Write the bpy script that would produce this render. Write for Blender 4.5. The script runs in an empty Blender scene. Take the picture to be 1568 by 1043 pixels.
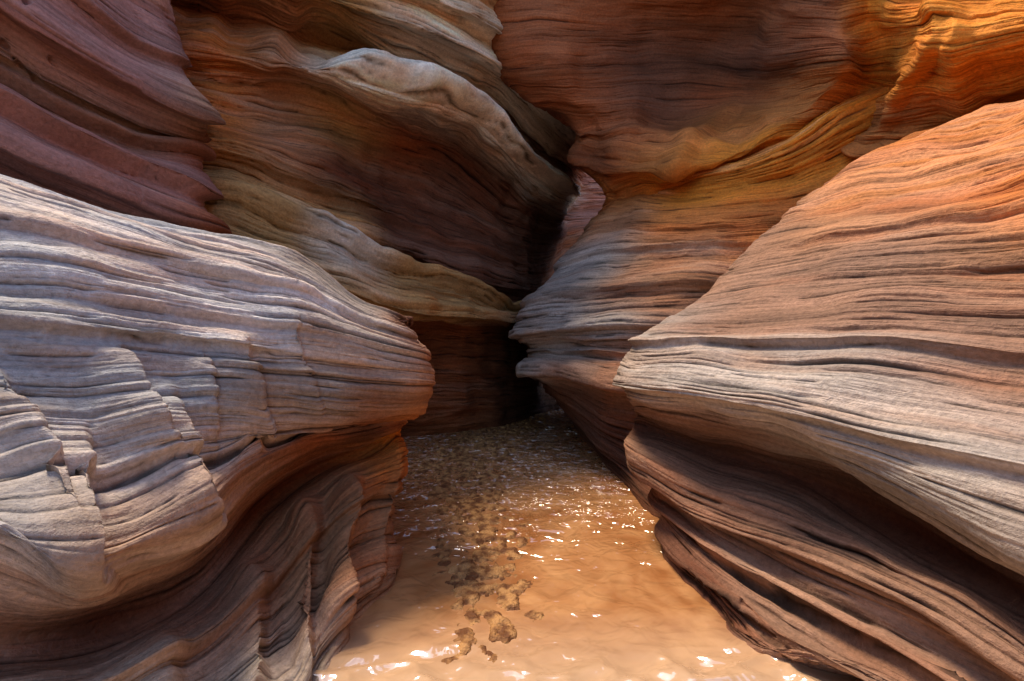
import bpy, math
import numpy as np
from mathutils import Vector

H = 1.30            # tripod height over the stream, metres
Q = 1.0             # mesh density

# ------------------------------------------------------------------ noise
rng = np.random.RandomState(7)
PT = rng.permutation(256)
PT = np.concatenate([PT, PT, PT])
RV = rng.rand(256).astype(np.float64)

def h2(xi, yi, seed):
    return RV[PT[(PT[(xi + seed*31) & 255] + yi) & 255]]

def n2(x, y, seed=0):
    xi = np.floor(x).astype(np.int64); yi = np.floor(y).astype(np.int64)
    fx = x - xi; fy = y - yi
    fx = fx*fx*(3-2*fx); fy = fy*fy*(3-2*fy)
    a = h2(xi, yi, seed); b = h2(xi+1, yi, seed); c = h2(xi, yi+1, seed); d = h2(xi+1, yi+1, seed)
    return (a*(1-fx)+b*fx)*(1-fy) + (c*(1-fx)+d*fx)*fy

def nline(x, i, seed=0):
    """1-D noise along x, independent for every integer layer i"""
    xi = np.floor(x).astype(np.int64); fx = x-xi; fx = fx*fx*(3-2*fx)
    ii = i.astype(np.int64)
    return h2(xi, ii, seed)*(1-fx) + h2(xi+1, ii, seed)*fx

def fbm(x, y, seed=0, o=4):
    v = 0; a = .5
    for k in range(o):
        v = v + a*(n2(x*2**k+13.7*k, y*2**k+5.1*k, seed+k)-.5); a *= .5
    return v

def sstep(a, b, x):
    t = np.clip((x-a)/(b-a), 0, 1); return t*t*(3-2*t)

# ------------------------------------------------------------------ lofting
def catmull(G, n, axis):
    G = np.moveaxis(G, axis, 0)
    m = G.shape[0]
    u = np.linspace(0, m-1-1e-9, n)
    i = np.floor(u).astype(int); f = (u-i)
    E = np.concatenate([(2*G[0]-G[1])[None], G, (2*G[-1]-G[-2])[None]], 0)
    f = f.reshape((-1,)+(1,)*(G.ndim-1))
    p0, p1, p2, p3 = E[i], E[i+1], E[i+2], E[np.minimum(i+3, m+1)]
    R = .5*((2*p1)+(-p0+p2)*f+(2*p0-5*p1+4*p2-p3)*f*f+(-p0+3*p1-3*p2+p3)*f**3)
    return np.moveaxis(R, 0, axis)

def lerp_rs(G, n, axis):
    G = np.moveaxis(G, axis, 0); m = G.shape[0]
    u = np.linspace(0, m-1-1e-9, n); i = np.floor(u).astype(int)
    f = (u-i).reshape((-1,)+(1,)*(G.ndim-1)); f = f*f*(3-2*f)
    return np.moveaxis(G[i]*(1-f)+G[i+1]*f, 0, axis)

PAL = dict(
    g=(.34,.285,.245), b=(.43,.43,.44), p=(.38,.19,.155), o=(.50,.17,.040), r=(.25,.078,.028),
    y=(.47,.275,.105), k=(.085,.032,.015), O=(.70,.225,.022), w=(.72,.66,.55), m=(.30,.165,.105), t=(.38,.18,.088), d=(.15,.062,.036), s=(.42,.33,.25))  # k, d: dark stone, also shade painted into undersides, alcove and far slot

def from_pixel(pt):
    """image point (pixel x, pixel y, estimated depth down-canyon), back-projected from the camera -> metres"""
    a, e, d = pt
    return ((a-784)/784.0*d, d, H+(521.5-e)/784.0*d)

def normals(P):
    ds = np.gradient(P, axis=1); dt = np.gradient(P, axis=0)
    n = np.cross(ds, dt); n /= (np.linalg.norm(n, axis=2, keepdims=True)+1e-12)
    return n

def make_grid_mesh(name, P, attrs, mat):
    nt, ns = P.shape[:2]
    me = bpy.data.meshes.new(name)
    nv = nt*ns
    me.vertices.add(nv); me.vertices.foreach_set("co", P.reshape(-1).astype(np.float32))
    idx = np.arange(nv).reshape(nt, ns)
    q = np.stack([idx[:-1, :-1], idx[:-1, 1:], idx[1:, 1:], idx[1:, :-1]], -1).reshape(-1, 4)
    nf = len(q)
    me.loops.add(nf*4); me.loops.foreach_set("vertex_index", q.reshape(-1).astype(np.int32))
    me.polygons.add(nf); me.polygons.foreach_set("loop_start", (np.arange(nf)*4).astype(np.int32))
    me.update(calc_edges=True)
    for k, (typ, arr) in attrs.items():
        at = me.attributes.new(k, typ, 'POINT')
        if typ == 'FLOAT_VECTOR': at.data.foreach_set("vector", arr.reshape(-1).astype(np.float32))
        elif typ == 'FLOAT_COLOR': at.data.foreach_set("color", arr.reshape(-1).astype(np.float32))
        else: at.data.foreach_set("value", arr.reshape(-1).astype(np.float32))
    me.shade_smooth()
    me.materials.append(mat)
    ob = bpy.data.objects.new(name, me)
    bpy.context.scene.collection.objects.link(ob)
    return ob

def rock(name, rows, tints, nt, ns, seed, mat, amp=1.0, world=False, layers=None, lump=.10, flutes=(), shelves=(), smooth=0.0, warp=.06, rusty=.35, pits=0, relief=1.0, pale=.35):
    G = np.array(rows if world else [[from_pixel(p) for p in r] for r in rows], dtype=float)
    nt = int(nt*Q); ns = int(ns*Q)
    P = catmull(catmull(G, nt, 0), ns, 1)
    C = np.array([[PAL[ch] for ch in r] for r in tints], dtype=float)
    C = lerp_rs(lerp_rs(C, nt, 0), ns, 1)
    dT = np.linalg.norm(np.diff(P, axis=0), axis=2).mean(1)
    dS = np.linalg.norm(np.diff(P, axis=1), axis=2).mean(0)
    T = np.concatenate([[0], np.cumsum(dT)])[:, None]*np.ones((1, ns))
    S = np.concatenate([[0], np.cumsum(dS)])[None, :]*np.ones((nt, 1))
    V = np.linspace(0, G.shape[0]-1, nt)[:, None]*np.ones((1, ns))
    U = np.linspace(0, G.shape[1]-1, ns)[None, :]*np.ones((nt, 1))
    N = normals(P)
    cen = np.array([0, 0, H])
    sgn = np.sign(np.mean(np.sum(N*(cen-P), axis=2))); N *= sgn
    off = np.zeros_like(T)
    wob = .35*fbm(U*1.5, V*1.7, seed+90, 3)
    for (uc, slant, v0, v1, a, rise, drop) in flutes:      # water-cut flutes across the beds
        x = U+wob*.5-(uc+slant*(V-.5*(v0+v1)))
        prof = np.where(x < 0, sstep(-rise, 0, x), 1-sstep(0, drop, x))
        off += a*prof*sstep(v0-.5, v0+.3, V)*(1-sstep(v1-.3, v1+.7, V))
    for (vc, slant, u0, u1, a, rise, drop) in shelves:      # resistant beds standing proud
        x = V+wob*.25-(vc+slant*(U-.5*(u0+u1)))
        prof = np.where(x < 0, sstep(-rise, 0, x), 1-sstep(0, drop, x))
        off += a*prof*sstep(u0-.6, u0+.3, U)*(1-sstep(u1-.3, u1+.6, U))
    P = P + N*off[..., None]
    P = P + N*(lump*fbm(S*1.3+seed, T*1.8, seed, 3)*2)[..., None]
    P = P + N*(lump*.20*fbm(S*3.5+seed*3, T*6, seed+5, 3)*2)[..., None]
    N = normals(P)*sgn
    W = T + warp*fbm(S*.9, T*1.2, seed+9, 3) + .005*fbm(S*5, T*9, seed+11, 3)
    Hh = np.zeros_like(T); cav = np.zeros_like(T)
    fade = (.30+1.05*n2(S*1.1, T*1.6, seed+20))*(1-smooth)
    tone = np.zeros_like(T)
    for k, (th, am) in enumerate(layers or [(.22, .042), (.085, .022), (.040, .011), (.018, .0035)]):
        q = W/th; q = q+.9*n2(q*.6, q*0, seed+k)+.03*fbm(S*3, T*20, seed+k+40, 2)
        i = np.floor(q); f = q-i
        fr = (.8, 1.8, 2.6, 3.4)[k]
        r0 = nline(S*fr, i, seed+3*k); r1 = nline(S*fr, i+1, seed+3*k)
        r = r0+(r1-r0)*sstep(.86, 1, f)
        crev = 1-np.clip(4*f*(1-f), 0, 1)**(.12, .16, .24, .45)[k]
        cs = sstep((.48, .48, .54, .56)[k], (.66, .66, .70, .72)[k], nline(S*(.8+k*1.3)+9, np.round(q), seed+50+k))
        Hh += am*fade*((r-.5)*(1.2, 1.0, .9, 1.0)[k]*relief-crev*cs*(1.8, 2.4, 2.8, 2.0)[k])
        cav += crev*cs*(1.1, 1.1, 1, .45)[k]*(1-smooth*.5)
        tone += (r-.5)*(.10, .14, .20, .14)[k]
    P = P + N*(amp*Hh)[..., None]
    chips = np.abs(fbm(S*14, T*34, seed+70, 3))
    P = P + N*(.010*(1-smooth)*(chips-.12))[..., None]
    if pits:
        pt = sstep(.74, .86, n2(S*11, T*16, seed+77))*sstep(.5, .62, n2(S*1.2, T*2.1, seed+78))
        P = P - N*(pits*pt)[..., None]
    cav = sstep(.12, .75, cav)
    # mineral colour of the beds, with painted crevice shade last
    band = fbm(S*.5, W*7, seed+81, 4)
    patch = fbm(S*1.4, T*2.2, seed+82, 5)
    rust = fbm(S*1.0, W*11, seed+83, 4)
    C = C*(1+1.1*np.clip(band, -.3, .3)+tone)[..., None]
    lw = sstep(.06, .22, band)[..., None]*pale
    C = C*(1-lw)+np.array([.53, .44, .36])*C.mean(2, keepdims=True)/.32*lw*.75+C*lw*.25
    rw = sstep(.03, .20, rust)[..., None]*rusty
    C = C*(1-rw)+C*np.array([.92, .60, .42])*rw
    pw = sstep(.08, .26, patch)[..., None]*.5
    C = C*(1-pw)+(C*np.array([1.16, .90, .70]))*pw
    C = C*(1-.75*cav)[..., None]  # shade inside the crevices, darkened straight into the colour
    C = np.clip(C, .01, .8)
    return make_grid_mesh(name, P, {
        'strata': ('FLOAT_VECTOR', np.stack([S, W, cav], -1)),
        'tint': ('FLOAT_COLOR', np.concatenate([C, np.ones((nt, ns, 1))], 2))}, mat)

# ------------------------------------------------------------------ materials
def rock_material(name="layered_sandstone"):
    m = bpy.data.materials.new(name); m.use_nodes = True
    nt = m.node_tree; N = nt.nodes; L = nt.links
    b = N['Principled BSDF']; b.inputs['Roughness'].default_value = .75
    b.inputs['Specular IOR Level'].default_value = .18
    at = N.new('ShaderNodeAttribute'); at.attribute_name = 'strata'
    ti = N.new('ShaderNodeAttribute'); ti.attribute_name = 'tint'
    def noise(sc, det, rough):
        mp = N.new('ShaderNodeMapping'); mp.inputs['Scale'].default_value = sc
        L.new(at.outputs['Vector'], mp.inputs['Vector'])
        n = N.new('ShaderNodeTexNoise'); n.inputs['Scale'].default_value = 1
        n.inputs['Detail'].default_value = det; n.inputs['Roughness'].default_value = rough
        L.new(mp.outputs['Vector'], n.inputs['Vector']); return n.outputs['Fac']
    def mr(x, a, b_, c, d):
        r = N.new('ShaderNodeMapRange'); r.inputs[1].default_value = a; r.inputs[2].default_value = b_
        r.inputs[3].default_value = c; r.inputs[4].default_value = d; L.new(x, r.inputs[0]); return r.outputs[0]
    def vmul(col, fac):
        h = N.new('ShaderNodeHueSaturation'); L.new(col, h.inputs['Color']); L.new(fac, h.inputs['Value']); return h.outputs[0]
    fine = noise((2.4, 34, 0), 3, .70)
    tc = N.new('ShaderNodeTexCoord')
    g = N.new('ShaderNodeTexNoise'); g.inputs['Scale'].default_value = 42; g.inputs['Detail'].default_value = 4; g.inputs['Roughness'].default_value = .75
    L.new(tc.outputs['Object'], g.inputs['Vector'])
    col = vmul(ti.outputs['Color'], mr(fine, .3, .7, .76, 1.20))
    col = vmul(col, mr(g.outputs['Fac'], .3, .7, .74, 1.24))
    L.new(col, b.inputs['Base Color'])
    ad = N.new('ShaderNodeMath'); ad.operation = 'MULTIPLY_ADD'; ad.inputs[1].default_value = .75
    L.new(g.outputs['Fac'], ad.inputs[0]); L.new(fine, ad.inputs[2])
    bp = N.new('ShaderNodeBump'); bp.inputs['Distance'].default_value = .017; bp.inputs['Strength'].default_value = .9
    L.new(ad.outputs[0], bp.inputs['Height'])
    L.new(bp.outputs[0], b.inputs['Normal'])
    return m

ROCK = rock_material()

# ------------------------------------------------------------------ helpers for rows
def z0(px, d, z=0.0):
    return (px, 521.5-(z-H)/d*784, d)
def sink(row, z):
    return [z0(p[0], p[2], z) for p in row]
def back(row, dd, dz=0, dpx=0):
    out = []
    for (a, e, d) in row:
        z = H+(521.5-e)/784*d
        out.append(z0(a+dpx, d+dd, z+dz))
    return out

# ---- left foreground ledge
A = [
 [(-300,170,1.7),(-60,240,2.0),(120,296,2.25),(280,345,2.5),(400,378,2.7),(470,412,2.85),(550,462,3.0),(612,488,3.15),(617,500,3.7),(560,500,4.6)],
 [(-300,260,1.55),(-60,330,1.8),(120,365,2.0),(280,400,2.3),(400,425,2.5),(480,450,2.7),(560,490,2.85),(632,515,3.0),(627,520,3.6),(560,520,4.6)],
 [(-300,420,1.4),(-60,450,1.65),(120,470,1.85),(280,490,2.15),(400,505,2.35),(490,515,2.55),(575,535,2.75),(652,550,2.95),(640,560,3.6),(560,560,4.6)],
 [(-300,560,1.35),(-60,570,1.55),(120,590,1.75),(280,590,2.05),(400,595,2.3),(500,600,2.5),(580,605,2.75),(648,603,2.95),(635,605,3.6),(560,600,4.6)],
 [(-300,680,1.25),(-60,680,1.45),(110,700,1.62),(270,690,1.92),(390,670,2.3),(490,650,2.6),(560,640,2.95),(617,632,3.15),(614,640,3.7),(550,640,4.6)],
 [(-300,800,1.05),(-60,790,1.2),(125,870,1.38),(290,805,1.75),(378,725,2.15),(480,680,2.6),(560,662,2.95),(610,647,3.15),(608,650,3.75),(550,650,4.6)],
 [(-300,980,1.3),(-60,980,1.45),(150,960,1.75),(300,890,2.2),(390,780,2.7),(480,718,3.0),(555,690,3.2),(602,662,3.3),(600,665,3.85),(550,665,4.6)],
 [(-300,1050,1.2),(-60,1050,1.35),(170,1010,1.6),(340,920,2.05),(440,820,2.45),(520,745,2.75),(590,715,2.95),(625,705,3.1),(614,705,3.8),(560,705,4.6)],
 [(-300,1150,1.15),(-60,1130,1.3),(200,1060,1.55),(370,970,1.95),(460,880,2.3),(520,820,2.55),(580,790,2.8),(612,785,3.0),(602,785,3.7),(560,750,4.6)],
 [(-300,1250,1.15),(-60,1200,1.3),(220,1120,1.5),(390,1030,1.85),(470,960,2.1),(510,900,2.3),(565,870,2.6),(606,860,2.9),(595,840,3.6),(560,770,4.5)],
 [z0(-300,1.3),z0(-60,1.4),z0(250,1.5),z0(430,1.7),z0(490,1.95),z0(530,2.25),z0(560,2.5),z0(602,2.78),z0(590,3.5),z0(560,4.5)],
]
A = [back(A[0],1.6,-.1,-60), back(A[0],.5,.03)]+A+[sink(A[-1],-.5)]
At = ["mmmmpppppp","bbbbbggmpp","bbbbbggmmp","bbbbbbgmmp","bbbbbggmtp","bbbbggmtoo","gbbbgmroOo","bbggmrkroo","mmdmrroOOo","sssmttooOo","sssmttttor","ssssmtttor","sssssttttt","rrrrrrrrrr"]
rock("sandstone_ledge", A, At, 1150, 680, 3, ROCK, lump=.085, relief=.85, flutes=[
    (2.10, .10, 6.0, 7.0, .085, .95, .14), (3.05, .22, 5.4, 6.9, .10, .80, .14), (3.95, .16, 4.4, 6.3, .07, .7, .16),
    (1.55, .35, 5.1, 6.1, .07, .6, .10), (2.55, .30, 4.7, 5.8, .07, .6, .10), (3.3, .1, 4.7, 5.7, .05, .4, .10), (4.7, .2, 3.9, 5.2, .03, .4, .1),
    (5.05, -.1, 9.2, 11.6, .16, .6, .40), (6.3, -.1, 9.5, 11.5, .05, .5, .3), (4.1, -.2, 8.8, 11.5, .10, .45, .35), (3.1, -.2, 8.9, 11.5, .09, .5, .35), (2.2, -.1, 9, 11.5, .06, .5, .3)],
    shelves=[(3.0, .0, 0, 7, .04, .5, .10), (4.3, .0, 0, 4, .04, .5, .10), (9.6,0,1,5,.05,.5,.2)])

# ---- pink upper wall, left
B = [
 [(-400,-400,2.3),(-60,-300,2.8),(100,-250,3.3),(200,-200,3.8),(250,-130,4.1),(230,-130,5.2)],
 [(-400,-240,2.2),(-60,-140,2.8),(100,-50,3.2),(200,20,3.6),(268,55,4.0),(255,60,5)],
 [(-400,-120,2.2),(-60,-30,2.8),(80,60,3.1),(200,130,3.5),(308,180,3.9),(285,160,5)],
 [(-400,0,2.3),(-60,80,2.9),(80,150,3.2),(200,205,3.6),(300,218,4.05),(285,220,5)],
 [(-400,80,2.1),(-60,140,2.7),(80,205,3.0),(200,260,3.4),(302,290,3.8),(285,290,5)],
 [(-400,150,2.0),(-60,200,2.6),(80,255,2.9),(200,305,3.25),(322,357,3.7),(300,360,5)],
 [(-400,280,2.3),(-60,320,2.9),(80,350,3.2),(200,400,3.5),(325,440,3.9),(300,450,5)],
]
B = [back(B[0],.9,.1)]+B[0:]
Bt = ["pppppp"]*3+["ppppmr","mmmmrr","pppppm","pppprr","rrrrrr"]
rock("sandstone_wall", B, Bt, 760, 480, 11, ROCK, lump=.06, smooth=.45, pits=.05,
     shelves=[(2.3,0,0,5,.08,.8,.04),(3.1,0,0,5,.13,.7,.05),(3.7,0,0,5,.05,.4,.04),(4.3,0,0,5,.09,.5,.04),(5.2,0,0,5,.14,.8,.05),(6.0,0,0,5,.10,.5,.08)])

# ---- sweeping far wall
C = [
 [(200,-190,4.3),(330,-160,4.5),(430,-130,4.9),(540,-90,5.4),(650,-50,6),(750,0,6.8),(840,90,8),(900,150,10),(940,180,13),(1150,150,13.5)],
 [(220,-80,4.6),(330,-60,4.7),(430,-30,5),(530,10,5.4),(640,45,6.0),(740,95,6.8),(830,175,7.8),(890,235,10),(930,250,13),(1150,250,13.5)],
 [(230,0,5.1),(330,20,5.3),(430,40,5.6),(530,65,6),(640,100,6.6),(730,140,7.4),(815,205,8.4),(880,265,10.5),(920,280,13),(1150,280,13.5)],
 [(240,60,4.8),(340,70,5.0),(430,90,5.1),(530,122,5.2),(630,145,5.7),(725,180,6.5),(800,250,7.5),(870,300,9.8),(915,300,13),(1150,300,13.5)],
 [(240,120,4.9),(340,135,5.1),(430,150,5.5),(530,175,6.1),(620,205,6.7),(700,240,7.4),(790,310,8.4),(850,340,10),(910,330,13),(1150,330,13.5)],
 [(240,200,4.7),(340,215,4.9),(430,240,5.15),(520,270,5.8),(600,300,6.6),(690,335,7.3),(780,375,8.2),(840,385,10),(905,360,12.5),(1150,360,13)],
 [(240,270,4.6),(345,280,4.8),(430,310,5.0),(520,345,5.5),(610,375,6.3),(700,405,7.0),(780,430,8),(835,430,10),(900,400,12),(1150,400,12.5)],
 [(240,292,4.75),(345,302,4.95),(430,328,5.2),(525,367,5.75),(620,405,6.4),(705,435,7.1),(785,462,8.1),(835,455,10),(900,430,11.5),(1150,430,12)],
 [(240,310,4.4),(345,320,4.6),(430,348,4.8),(520,383,5.2),(620,420,5.8),(705,452,6.5),(785,480,7.5),(835,475,9.8),(900,450,11),(1150,450,11.5)],
 [(240,400,4.2),(350,400,4.4),(430,420,4.6),(520,450,5.0),(620,482,5.6),(705,487,6.3),(785,489,7.3),(835,490,9.4),(900,470,10.6),(1150,470,11)],
 [(240,480,4.6),(360,480,4.8),(440,490,5.0),(530,500,5.6),(620,500,6.3),(705,503,6.9),(785,506,7.8),(835,510,9.3),(900,500,10.2),(1150,500,10.6)],
 [(240,580,4.6),(360,580,4.8),(440,580,5.1),(530,580,5.7),(620,580,6.4),(705,580,7),(785,580,7.9),(840,580,9.3),(900,560,10),(1150,560,10.4)],
 [z0(240,5),z0(360,5.2),z0(440,5.6),z0(530,6.1),z0(620,6.9),z0(705,7.3),z0(785,8),z0(840,9.3),z0(900,9.9),z0(1150,10.3)],
]
C = [back(C[0],1.5,.2,-150)]+C+[sink(C[-1],-.5)]
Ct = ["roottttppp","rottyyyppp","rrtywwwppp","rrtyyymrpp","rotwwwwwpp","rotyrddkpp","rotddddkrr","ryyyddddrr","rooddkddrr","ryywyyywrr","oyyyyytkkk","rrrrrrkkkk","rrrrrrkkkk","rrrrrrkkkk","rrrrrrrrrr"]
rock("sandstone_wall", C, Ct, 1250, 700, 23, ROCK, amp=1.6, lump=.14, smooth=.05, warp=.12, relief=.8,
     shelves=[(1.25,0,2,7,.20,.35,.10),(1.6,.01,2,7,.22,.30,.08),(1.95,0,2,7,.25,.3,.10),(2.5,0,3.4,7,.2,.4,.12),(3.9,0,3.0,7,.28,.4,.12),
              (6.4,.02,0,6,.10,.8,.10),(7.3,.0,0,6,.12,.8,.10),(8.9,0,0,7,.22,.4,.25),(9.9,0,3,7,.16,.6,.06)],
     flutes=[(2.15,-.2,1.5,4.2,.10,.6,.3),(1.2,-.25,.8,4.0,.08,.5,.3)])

# ---- right, middle bulge
D = [
 [(960,230,11),(975,285,7.5),(1010,275,6.6),(1060,262,5.9),(1130,250,5.4),(1210,215,5.0),(1290,160,4.8),(1400,110,4.6)],
 [(930,320,10.5),(935,307,7.3),(985,300,6.5),(1050,300,5.8),(1130,290,5.3),(1210,275,5),(1300,240,4.8),(1400,200,4.7)],
 [(900,380,10.5),(890,362,7.1),(950,345,6.2),(1020,340,5.5),(1100,335,5.1),(1180,330,4.9),(1280,320,4.8),(1400,300,4.8)],
 [(870,430,10),(845,422,6.9),(920,400,6.0),(1000,390,5.3),(1080,385,5.0),(1160,385,4.8),(1280,380,4.8),(1400,380,4.8)],
 [(820,480,9.5),(798,470,6.7),(870,455,5.8),(950,445,5.2),(1040,440,4.8),(1130,440,4.7),(1280,450,4.7),(1400,450,4.7)],
 [(810,515,9),(792,512,6.5),(860,505,5.6),(940,500,5.0),(1020,500,4.7),(1120,500,4.6),(1280,500,4.6),(1400,500,4.6)],
 [(830,535,9),(812,536,6.6),(870,535,5.65),(940,540,5.0),(1020,540,4.7),(1120,540,4.6),(1280,540,4.6),(1400,540,4.6)],
 [(830,570,9),(808,568,6.35),(870,575,5.4),(930,590,4.8),(1000,600,4.5),(1120,610,4.4),(1280,620,4.4),(1400,620,4.4)],
 [(860,600,9),(832,592,6.7),(880,620,5.7),(930,650,5.1),(990,670,4.7),(1120,690,4.5),(1280,700,4.4),(1400,700,4.4)],
 [(870,612,9.2),(855,618,7.3),(895,662,5.9),(940,700,5.0),(1000,735,4.4),(1120,760,4.2),(1280,780,4.0),(1400,800,4)],
 [z0(875,9.7),z0(878,7.7),z0(918,5.7),z0(960,4.6),z0(1012,3.75),z0(1120,3.5),z0(1280,3.5),z0(1400,3.5)],
]
D = [back(D[0],.9,.25)]+D+[sink(D[-1],-.5)]
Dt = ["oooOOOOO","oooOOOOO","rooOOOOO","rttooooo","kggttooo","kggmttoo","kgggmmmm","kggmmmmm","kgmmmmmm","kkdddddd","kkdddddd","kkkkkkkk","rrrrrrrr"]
rock("sandstone_bulge", D, Dt, 760, 500, 37, ROCK, amp=1.1, lump=.06, pale=.2, relief=.8, shelves=[(4.9,0,0,7,.06,.7,.15),(6.0,0,0,7,.08,.5,.12),(7.1,0,0,7,.06,.3,.10),(8.0,0,0,7,.14,.7,.15),(3.8,0,0,7,.06,.6,.1)])

# ---- right foreground wall
E = [
 [(1400,230,4.6),(1330,247,4.0),(1400,215,3.6),(1480,190,3.2),(1568,165,2.9),(1700,130,2.6),(1900,60,2.2)],
 [(1290,310,4.6),(1225,302,3.9),(1320,275,3.4),(1430,250,3.0),(1568,220,2.6),(1700,190,2.4),(1900,140,2.0)],
 [(1200,380,4.6),(1150,367,3.8),(1260,345,3.2),(1390,325,2.75),(1568,300,2.35),(1700,280,2.15),(1900,250,1.85)],
 [(1130,450,4.6),(1090,442,3.7),(1200,425,3.1),(1350,410,2.6),(1568,400,2.15),(1700,390,2),(1900,380,1.7)],
 [(1040,510,4.5),(995,502,3.5),(1120,500,2.95),(1300,495,2.45),(1568,500,1.95),(1700,500,1.8),(1900,500,1.55)],
 [(1000,545,4.5),(955,540,3.45),(1080,548,2.8),(1270,560,2.3),(1568,600,1.8),(1700,610,1.65),(1900,620,1.45)],
 [(1000,590,4.5),(948,590,3.4),(1060,605,2.75),(1250,640,2.2),(1568,730,1.65),(1700,750,1.55),(1900,790,1.35)],
 [(1010,630,4.4),(962,633,3.42),(1080,655,2.8),(1260,700,2.3),(1540,850,1.6),(1700,900,1.45),(1900,960,1.3)],
 [(1020,655,4.5),(966,650,3.6),(1090,690,3.05),(1250,740,2.6),(1480,870,1.95),(1650,960,1.65),(1900,1080,1.4)],
 [(1010,690,4.4),(955,683,3.4),(1060,745,2.8),(1230,800,2.35),(1430,890,1.85),(1600,1000,1.55),(1850,1150,1.35)],
 [(1040,740,4.4),(1000,740,3.45),(1080,810,2.8),(1200,880,2.35),(1370,960,1.9),(1550,1060,1.6),(1800,1200,1.35)],
 [(1060,780,4.2),(1017,795,3.35),(1080,880,2.65),(1180,950,2.2),(1310,1020,1.85),(1480,1120,1.6),(1750,1250,1.4)],
 [z0(1060,4),z0(1025,3.3),z0(1055,2.8),z0(1095,2.38),z0(1160,2.1),z0(1290,1.95),z0(1600,1.7)],
]
E = [back(E[0],.9,.3)]+E+[sink(E[-1],-.5)]
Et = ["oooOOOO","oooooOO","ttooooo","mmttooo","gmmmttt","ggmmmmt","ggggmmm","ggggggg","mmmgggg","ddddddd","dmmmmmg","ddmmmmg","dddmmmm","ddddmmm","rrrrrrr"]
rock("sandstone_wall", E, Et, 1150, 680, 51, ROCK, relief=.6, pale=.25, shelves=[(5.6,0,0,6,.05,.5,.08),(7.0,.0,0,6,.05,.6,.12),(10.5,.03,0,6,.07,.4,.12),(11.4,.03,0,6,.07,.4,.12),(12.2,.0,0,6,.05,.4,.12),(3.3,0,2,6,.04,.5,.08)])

# ---- orange overhang, right
F = [
 [(820,-800,7.4),(740,-800,6.4),(840,-800,5.6),(1000,-800,5.2),(1150,-800,4.7),(1300,-800,4.0),(1370,-800,3.8),(1450,-800,3.5),(1620,-800,2.9),(1900,-800,2.3)],
 [(790,-250,8),(730,-250,6.6),(850,-250,5.8),(1000,-230,5.3),(1150,-200,4.8),(1300,-180,4.2),(1370,-170,4.0),(1450,-160,3.6),(1620,-150,3.0),(1900,-150,2.3)],
 [(800,-20,9),(741,-20,6.9),(850,-20,6.2),(1000,-10,6.2),(1130,0,6.0),(1260,10,4.6),(1340,0,4.4),(1420,0,3.7),(1600,-20,3.0),(1900,-60,2.3)],
 [(820,100,9.5),(748,95,7),(850,80,6.3),(990,80,6.6),(1130,90,6.4),(1275,70,4.45),(1350,70,4.5),(1430,60,3.6),(1600,40,2.95),(1900,0,2.25)],
 [(860,170,10),(800,160,7.2),(880,150,6.4),(1000,150,6.6),(1140,150,6.3),(1270,120,4.6),(1345,130,4.65),(1400,120,3.9),(1600,90,3.1),(1900,40,2.4)],
 [(900,220,10.5),(878,195,7.4),(920,200,6.6),(1010,205,6.4),(1120,205,6.0),(1230,170,4.9),(1310,170,4.9),(1380,170,4.2),(1600,120,3.3),(1900,80,2.5)],
 [(920,270,10.5),(876,245,7.5),(925,255,6.6),(1010,250,5.9),(1110,240,5.4),(1210,200,5.05),(1290,205,5.1),(1360,215,4.4),(1600,150,3.6),(1900,100,2.8)],
 [(950,320,10.5),(925,297,7.4),(950,295,6.7),(1020,275,6.1),(1110,262,5.6),(1210,232,5.2),(1290,235,5.15),(1355,245,4.6),(1600,200,3.6),(1900,150,2.8)],
]
F += [back(F[-1],.6,-.5)]
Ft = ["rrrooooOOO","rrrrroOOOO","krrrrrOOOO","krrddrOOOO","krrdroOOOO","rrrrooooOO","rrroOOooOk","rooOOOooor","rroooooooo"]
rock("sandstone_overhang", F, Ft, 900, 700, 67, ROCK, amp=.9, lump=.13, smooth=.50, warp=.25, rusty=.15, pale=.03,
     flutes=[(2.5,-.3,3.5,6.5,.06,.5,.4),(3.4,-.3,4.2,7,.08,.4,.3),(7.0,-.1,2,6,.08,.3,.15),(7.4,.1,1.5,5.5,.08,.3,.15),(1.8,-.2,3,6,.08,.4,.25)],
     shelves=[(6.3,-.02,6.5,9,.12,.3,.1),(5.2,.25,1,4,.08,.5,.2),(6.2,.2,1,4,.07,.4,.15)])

# ---- canyon continues behind the tripod
def side(x, sg, seed, name, top):
    rows = []
    for z in (top, top-.3, top*.74, top*.52, 1.2, .3, -.5):
        bulge = .5*math.sin(z*1.3+seed)
        rows.append([(sg*(x+bulge*.5+.4*math.sin(y*.8+seed)+(1.2 if z == top else 0)), y, z) for y in (1.9, .6, -1, -2.6, -4.4, -6.4, -8.5)])
    rock(name, rows, ["rrrrrrr"]*7, 220, 260, seed, ROCK, world=True)
side(2.5, -1, 81, "sandstone_wall", 4.2)
side(2.7, 1, 95, "sandstone_wall", 5.2)

# ------------------------------------------------------------------ canyon floor + stream
def mat_simple(name): 
    m = bpy.data.materials.new(name); m.use_nodes = True; return m, m.node_tree.nodes, m.node_tree.links

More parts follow.
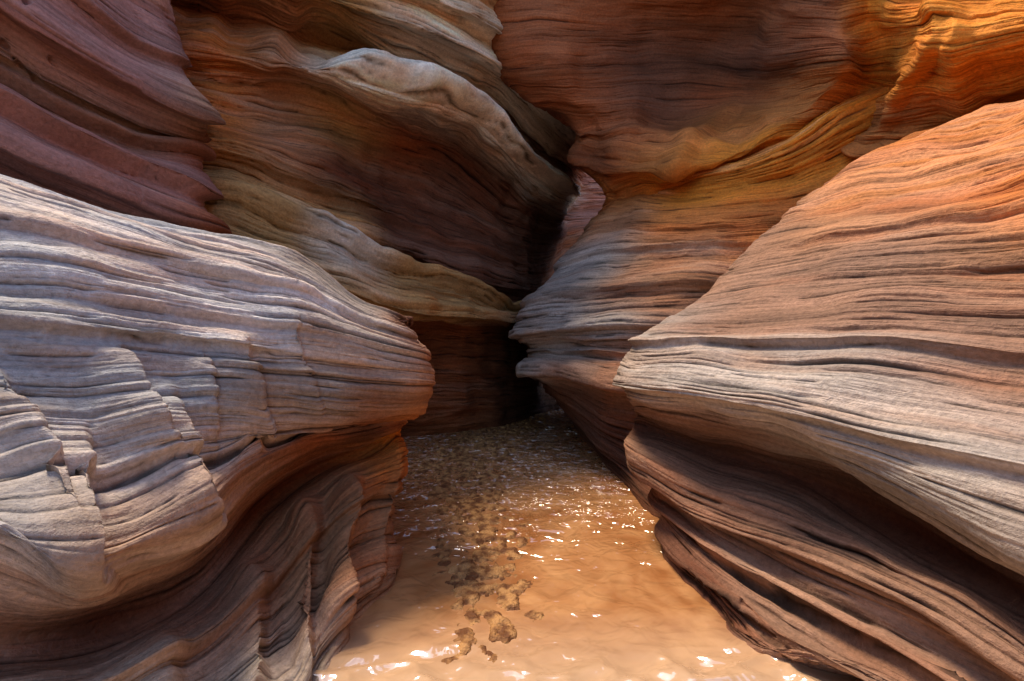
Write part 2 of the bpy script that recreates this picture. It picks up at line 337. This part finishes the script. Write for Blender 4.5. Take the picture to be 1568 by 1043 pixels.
path = [(.45,9.0,.35),(.10,8.0,.45),(-.35,7.0,.55),(-.50,6.0,.60),(-.48,4.9,.50),(-.36,4.2,.42),(-.22,3.6,.34),(-.18,3.0,.28),(-.12,2.62,.22),(-.07,2.2,.24)]
nx, ny = 560, 1250
gx = np.linspace(-3.2, 3.2, nx)[None, :]*np.ones((ny, 1))
gy = (np.linspace(0, 1, ny)**1.35*13.5+.4)[:, None]*np.ones((1, nx))
mask = np.zeros_like(gx)
dense = []
for (a, b_) in zip(path[:-1], path[1:]):
    for k in range(6):
        f = k/6; dense.append([a[j]*(1-f)+b_[j]*f for j in range(3)])
for (x, y, w) in dense:
    mask = np.maximum(mask, np.exp(-(((gx-x)/w)**2+((gy-y)/(w*1.3))**2)))
lum = fbm(gx*15, gy*12, 3, 4)*2
lum2 = np.abs(fbm(gx*26, gy*22, 8, 3))*2
brk = sstep(.30, .60, n2(gx*3.2+3, gy*2.2, 5)+.30)
gz = -.028+.044*mask*brk+.095*lum*mask-.03*lum2*mask
gz = np.where(gz > 0, .020*np.tanh(gz/.020)+.006*lum2, gz)
m, N, L = mat_simple("wet_mud")
b = N['Principled BSDF']
tc = N.new('ShaderNodeTexCoord'); nz = N.new('ShaderNodeTexNoise'); nz.inputs['Scale'].default_value = 16; nz.inputs['Detail'].default_value = 6
L.new(tc.outputs['Object'], nz.inputs['Vector'])
cr = N.new('ShaderNodeValToRGB'); L.new(nz.outputs['Fac'], cr.inputs[0])
cr.color_ramp.elements[0].position = .40; cr.color_ramp.elements[0].color = (.14, .05, .015, 1)
cr.color_ramp.elements[1].position = .62; cr.color_ramp.elements[1].color = (.46, .235, .085, 1)
L.new(cr.outputs[0], b.inputs['Base Color']); b.inputs['Roughness'].default_value = .6; b.inputs['Specular IOR Level'].default_value = .3
n3 = N.new('ShaderNodeTexNoise'); n3.inputs['Scale'].default_value = 60; n3.inputs['Detail'].default_value = 4
L.new(tc.outputs['Object'], n3.inputs['Vector'])
bp = N.new('ShaderNodeBump'); bp.inputs['Distance'].default_value = .02; L.new(n3.outputs['Fac'], bp.inputs['Height']); L.new(bp.outputs[0], b.inputs['Normal'])
make_grid_mesh("mud_bar", np.stack([gx, gy, gz], -1), {}, m)
MUD = m

g = np.linspace(-150, 150, 40)
X, Y = np.meshgrid(g, g)
make_grid_mesh("ground", np.stack([X, Y, np.full_like(X, -.55)], -1), {}, MUD)

# water
nx, ny = 600, 1200
wx = np.linspace(-3.0, 3.0, nx)[None, :]*np.ones((ny, 1))
wy = (np.linspace(0, 1, ny)**1.5*13.5+.2)[:, None]*np.ones((1, nx))
ux = wx+.25*fbm(wx*1.5, wy*1.5, 21, 3); uy = wy+.4*fbm(wx*1.2+9, wy*1.2, 22, 3)
rip = np.abs(fbm(ux*4.0, uy*9, 31, 2))*2
wz = .040*(.4-rip)*(.12+1.7*sstep(2.3, 1.85, wy)) + .006*fbm(ux*9, uy*12, 33, 2)
ch = sstep(.38, .60, n2(wx*1.6, wy*.9, 35)+.30*sstep(2.6, 5, wy)*sstep(1.5, -.2, np.abs(wx+.1)))
wz += .018*ch*fbm(wx*10, wy*12, 36, 2)
m, N, L = mat_simple("muddy_water")
b = N['Principled BSDF']
tc = N.new('ShaderNodeTexCoord'); nz = N.new('ShaderNodeTexNoise'); nz.inputs['Scale'].default_value = 1.6; nz.inputs['Detail'].default_value = 4; nz.inputs['Distortion'].default_value = 2.0
L.new(tc.outputs['Object'], nz.inputs['Vector'])
cr = N.new('ShaderNodeValToRGB'); L.new(nz.outputs['Fac'], cr.inputs[0])
cr.color_ramp.elements[0].position = .32; cr.color_ramp.elements[0].color = (.32, .12, .036, 1)
cr.color_ramp.elements[1].position = .68; cr.color_ramp.elements[1].color = (.54, .27, .11, 1)
sp = N.new('ShaderNodeSeparateXYZ'); L.new(tc.outputs['Object'], sp.inputs[0])
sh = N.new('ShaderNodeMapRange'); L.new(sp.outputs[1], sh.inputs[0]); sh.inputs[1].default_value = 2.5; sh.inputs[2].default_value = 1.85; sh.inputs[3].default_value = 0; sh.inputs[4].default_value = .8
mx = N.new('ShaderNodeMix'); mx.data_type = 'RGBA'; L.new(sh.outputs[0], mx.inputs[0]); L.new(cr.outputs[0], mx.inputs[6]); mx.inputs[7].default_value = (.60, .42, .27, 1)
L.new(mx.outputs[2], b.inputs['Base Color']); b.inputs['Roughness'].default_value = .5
b.inputs['Specular IOR Level'].default_value = .2
b.inputs['Coat Weight'].default_value = 1.0; b.inputs['Coat Roughness'].default_value = .05; b.inputs['Coat IOR'].default_value = 2.3
wv = N.new('ShaderNodeTexNoise'); wv.inputs['Scale'].default_value = 7.5; wv.inputs['Detail'].default_value = 2; wv.inputs['Roughness'].default_value = .5; wv.inputs['Distortion'].default_value = .5
L.new(tc.outputs['Object'], wv.inputs['Vector'])
big = N.new('ShaderNodeTexNoise'); big.inputs['Scale'].default_value = 1.1; big.inputs['Detail'].default_value = 2
L.new(tc.outputs['Object'], big.inputs['Vector'])
fl = N.new('ShaderNodeMapRange'); L.new(sp.outputs[1], fl.inputs[0]); fl.inputs[1].default_value = 2.9; fl.inputs[2].default_value = 5.2; fl.inputs[3].default_value = .14; fl.inputs[4].default_value = 1.45
b2 = N.new('ShaderNodeMapRange'); L.new(big.outputs['Fac'], b2.inputs[0]); b2.inputs[1].default_value = .36; b2.inputs[2].default_value = .58; b2.inputs[3].default_value = .5; b2.inputs[4].default_value = 1.1
mu0 = N.new('ShaderNodeMath'); mu0.operation = 'MULTIPLY'; L.new(fl.outputs[0], mu0.inputs[0]); L.new(b2.outputs[0], mu0.inputs[1])
mu = N.new('ShaderNodeMath'); mu.operation = 'MULTIPLY'; L.new(wv.outputs['Fac'], mu.inputs[0]); L.new(mu0.outputs[0], mu.inputs[1])
bp = N.new('ShaderNodeBump'); bp.inputs['Distance'].default_value = .34; bp.inputs['Strength'].default_value = 1.0
L.new(mu.outputs[0], bp.inputs['Height']); L.new(bp.outputs[0], b.inputs['Coat Normal'])
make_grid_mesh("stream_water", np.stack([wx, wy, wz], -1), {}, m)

# ------------------------------------------------------------------ light
sc = bpy.context.scene
w = bpy.data.worlds.new("World"); sc.world = w; w.use_nodes = True
N = w.node_tree.nodes; L = w.node_tree.links
sky = N.new('ShaderNodeTexSky'); sky.sky_type = 'NISHITA'; sky.sun_disc = False
sd = Vector((-.33, .20, 1.0)).normalized()
sky.sun_elevation = math.asin(sd.z); sky.sun_rotation = math.atan2(sd.x, sd.y) % (2*math.pi)
L.new(sky.outputs[0], N['Background'].inputs[0]); N['Background'].inputs[1].default_value = .38
sl = bpy.data.lights.new("sun", 'SUN'); sl.energy = 5.0; sl.angle = math.radians(14); sl.color = (1, .82, .58)
so = bpy.data.objects.new("sun", sl); sc.collection.objects.link(so)
so.rotation_euler = sd.to_track_quat('Z', 'Y').to_euler()

cam = bpy.data.cameras.new("camera"); co = bpy.data.objects.new("camera", cam); sc.collection.objects.link(co)
co.location = (0, 0, H); co.rotation_euler = (math.radians(90), 0, 0)
cam.lens = 18; cam.sensor_width = 36; cam.clip_start = .05; cam.clip_end = 500
sc.camera = co
sc.view_settings.view_transform = 'Standard'; sc.view_settings.look = 'None'; sc.view_settings.exposure = 0
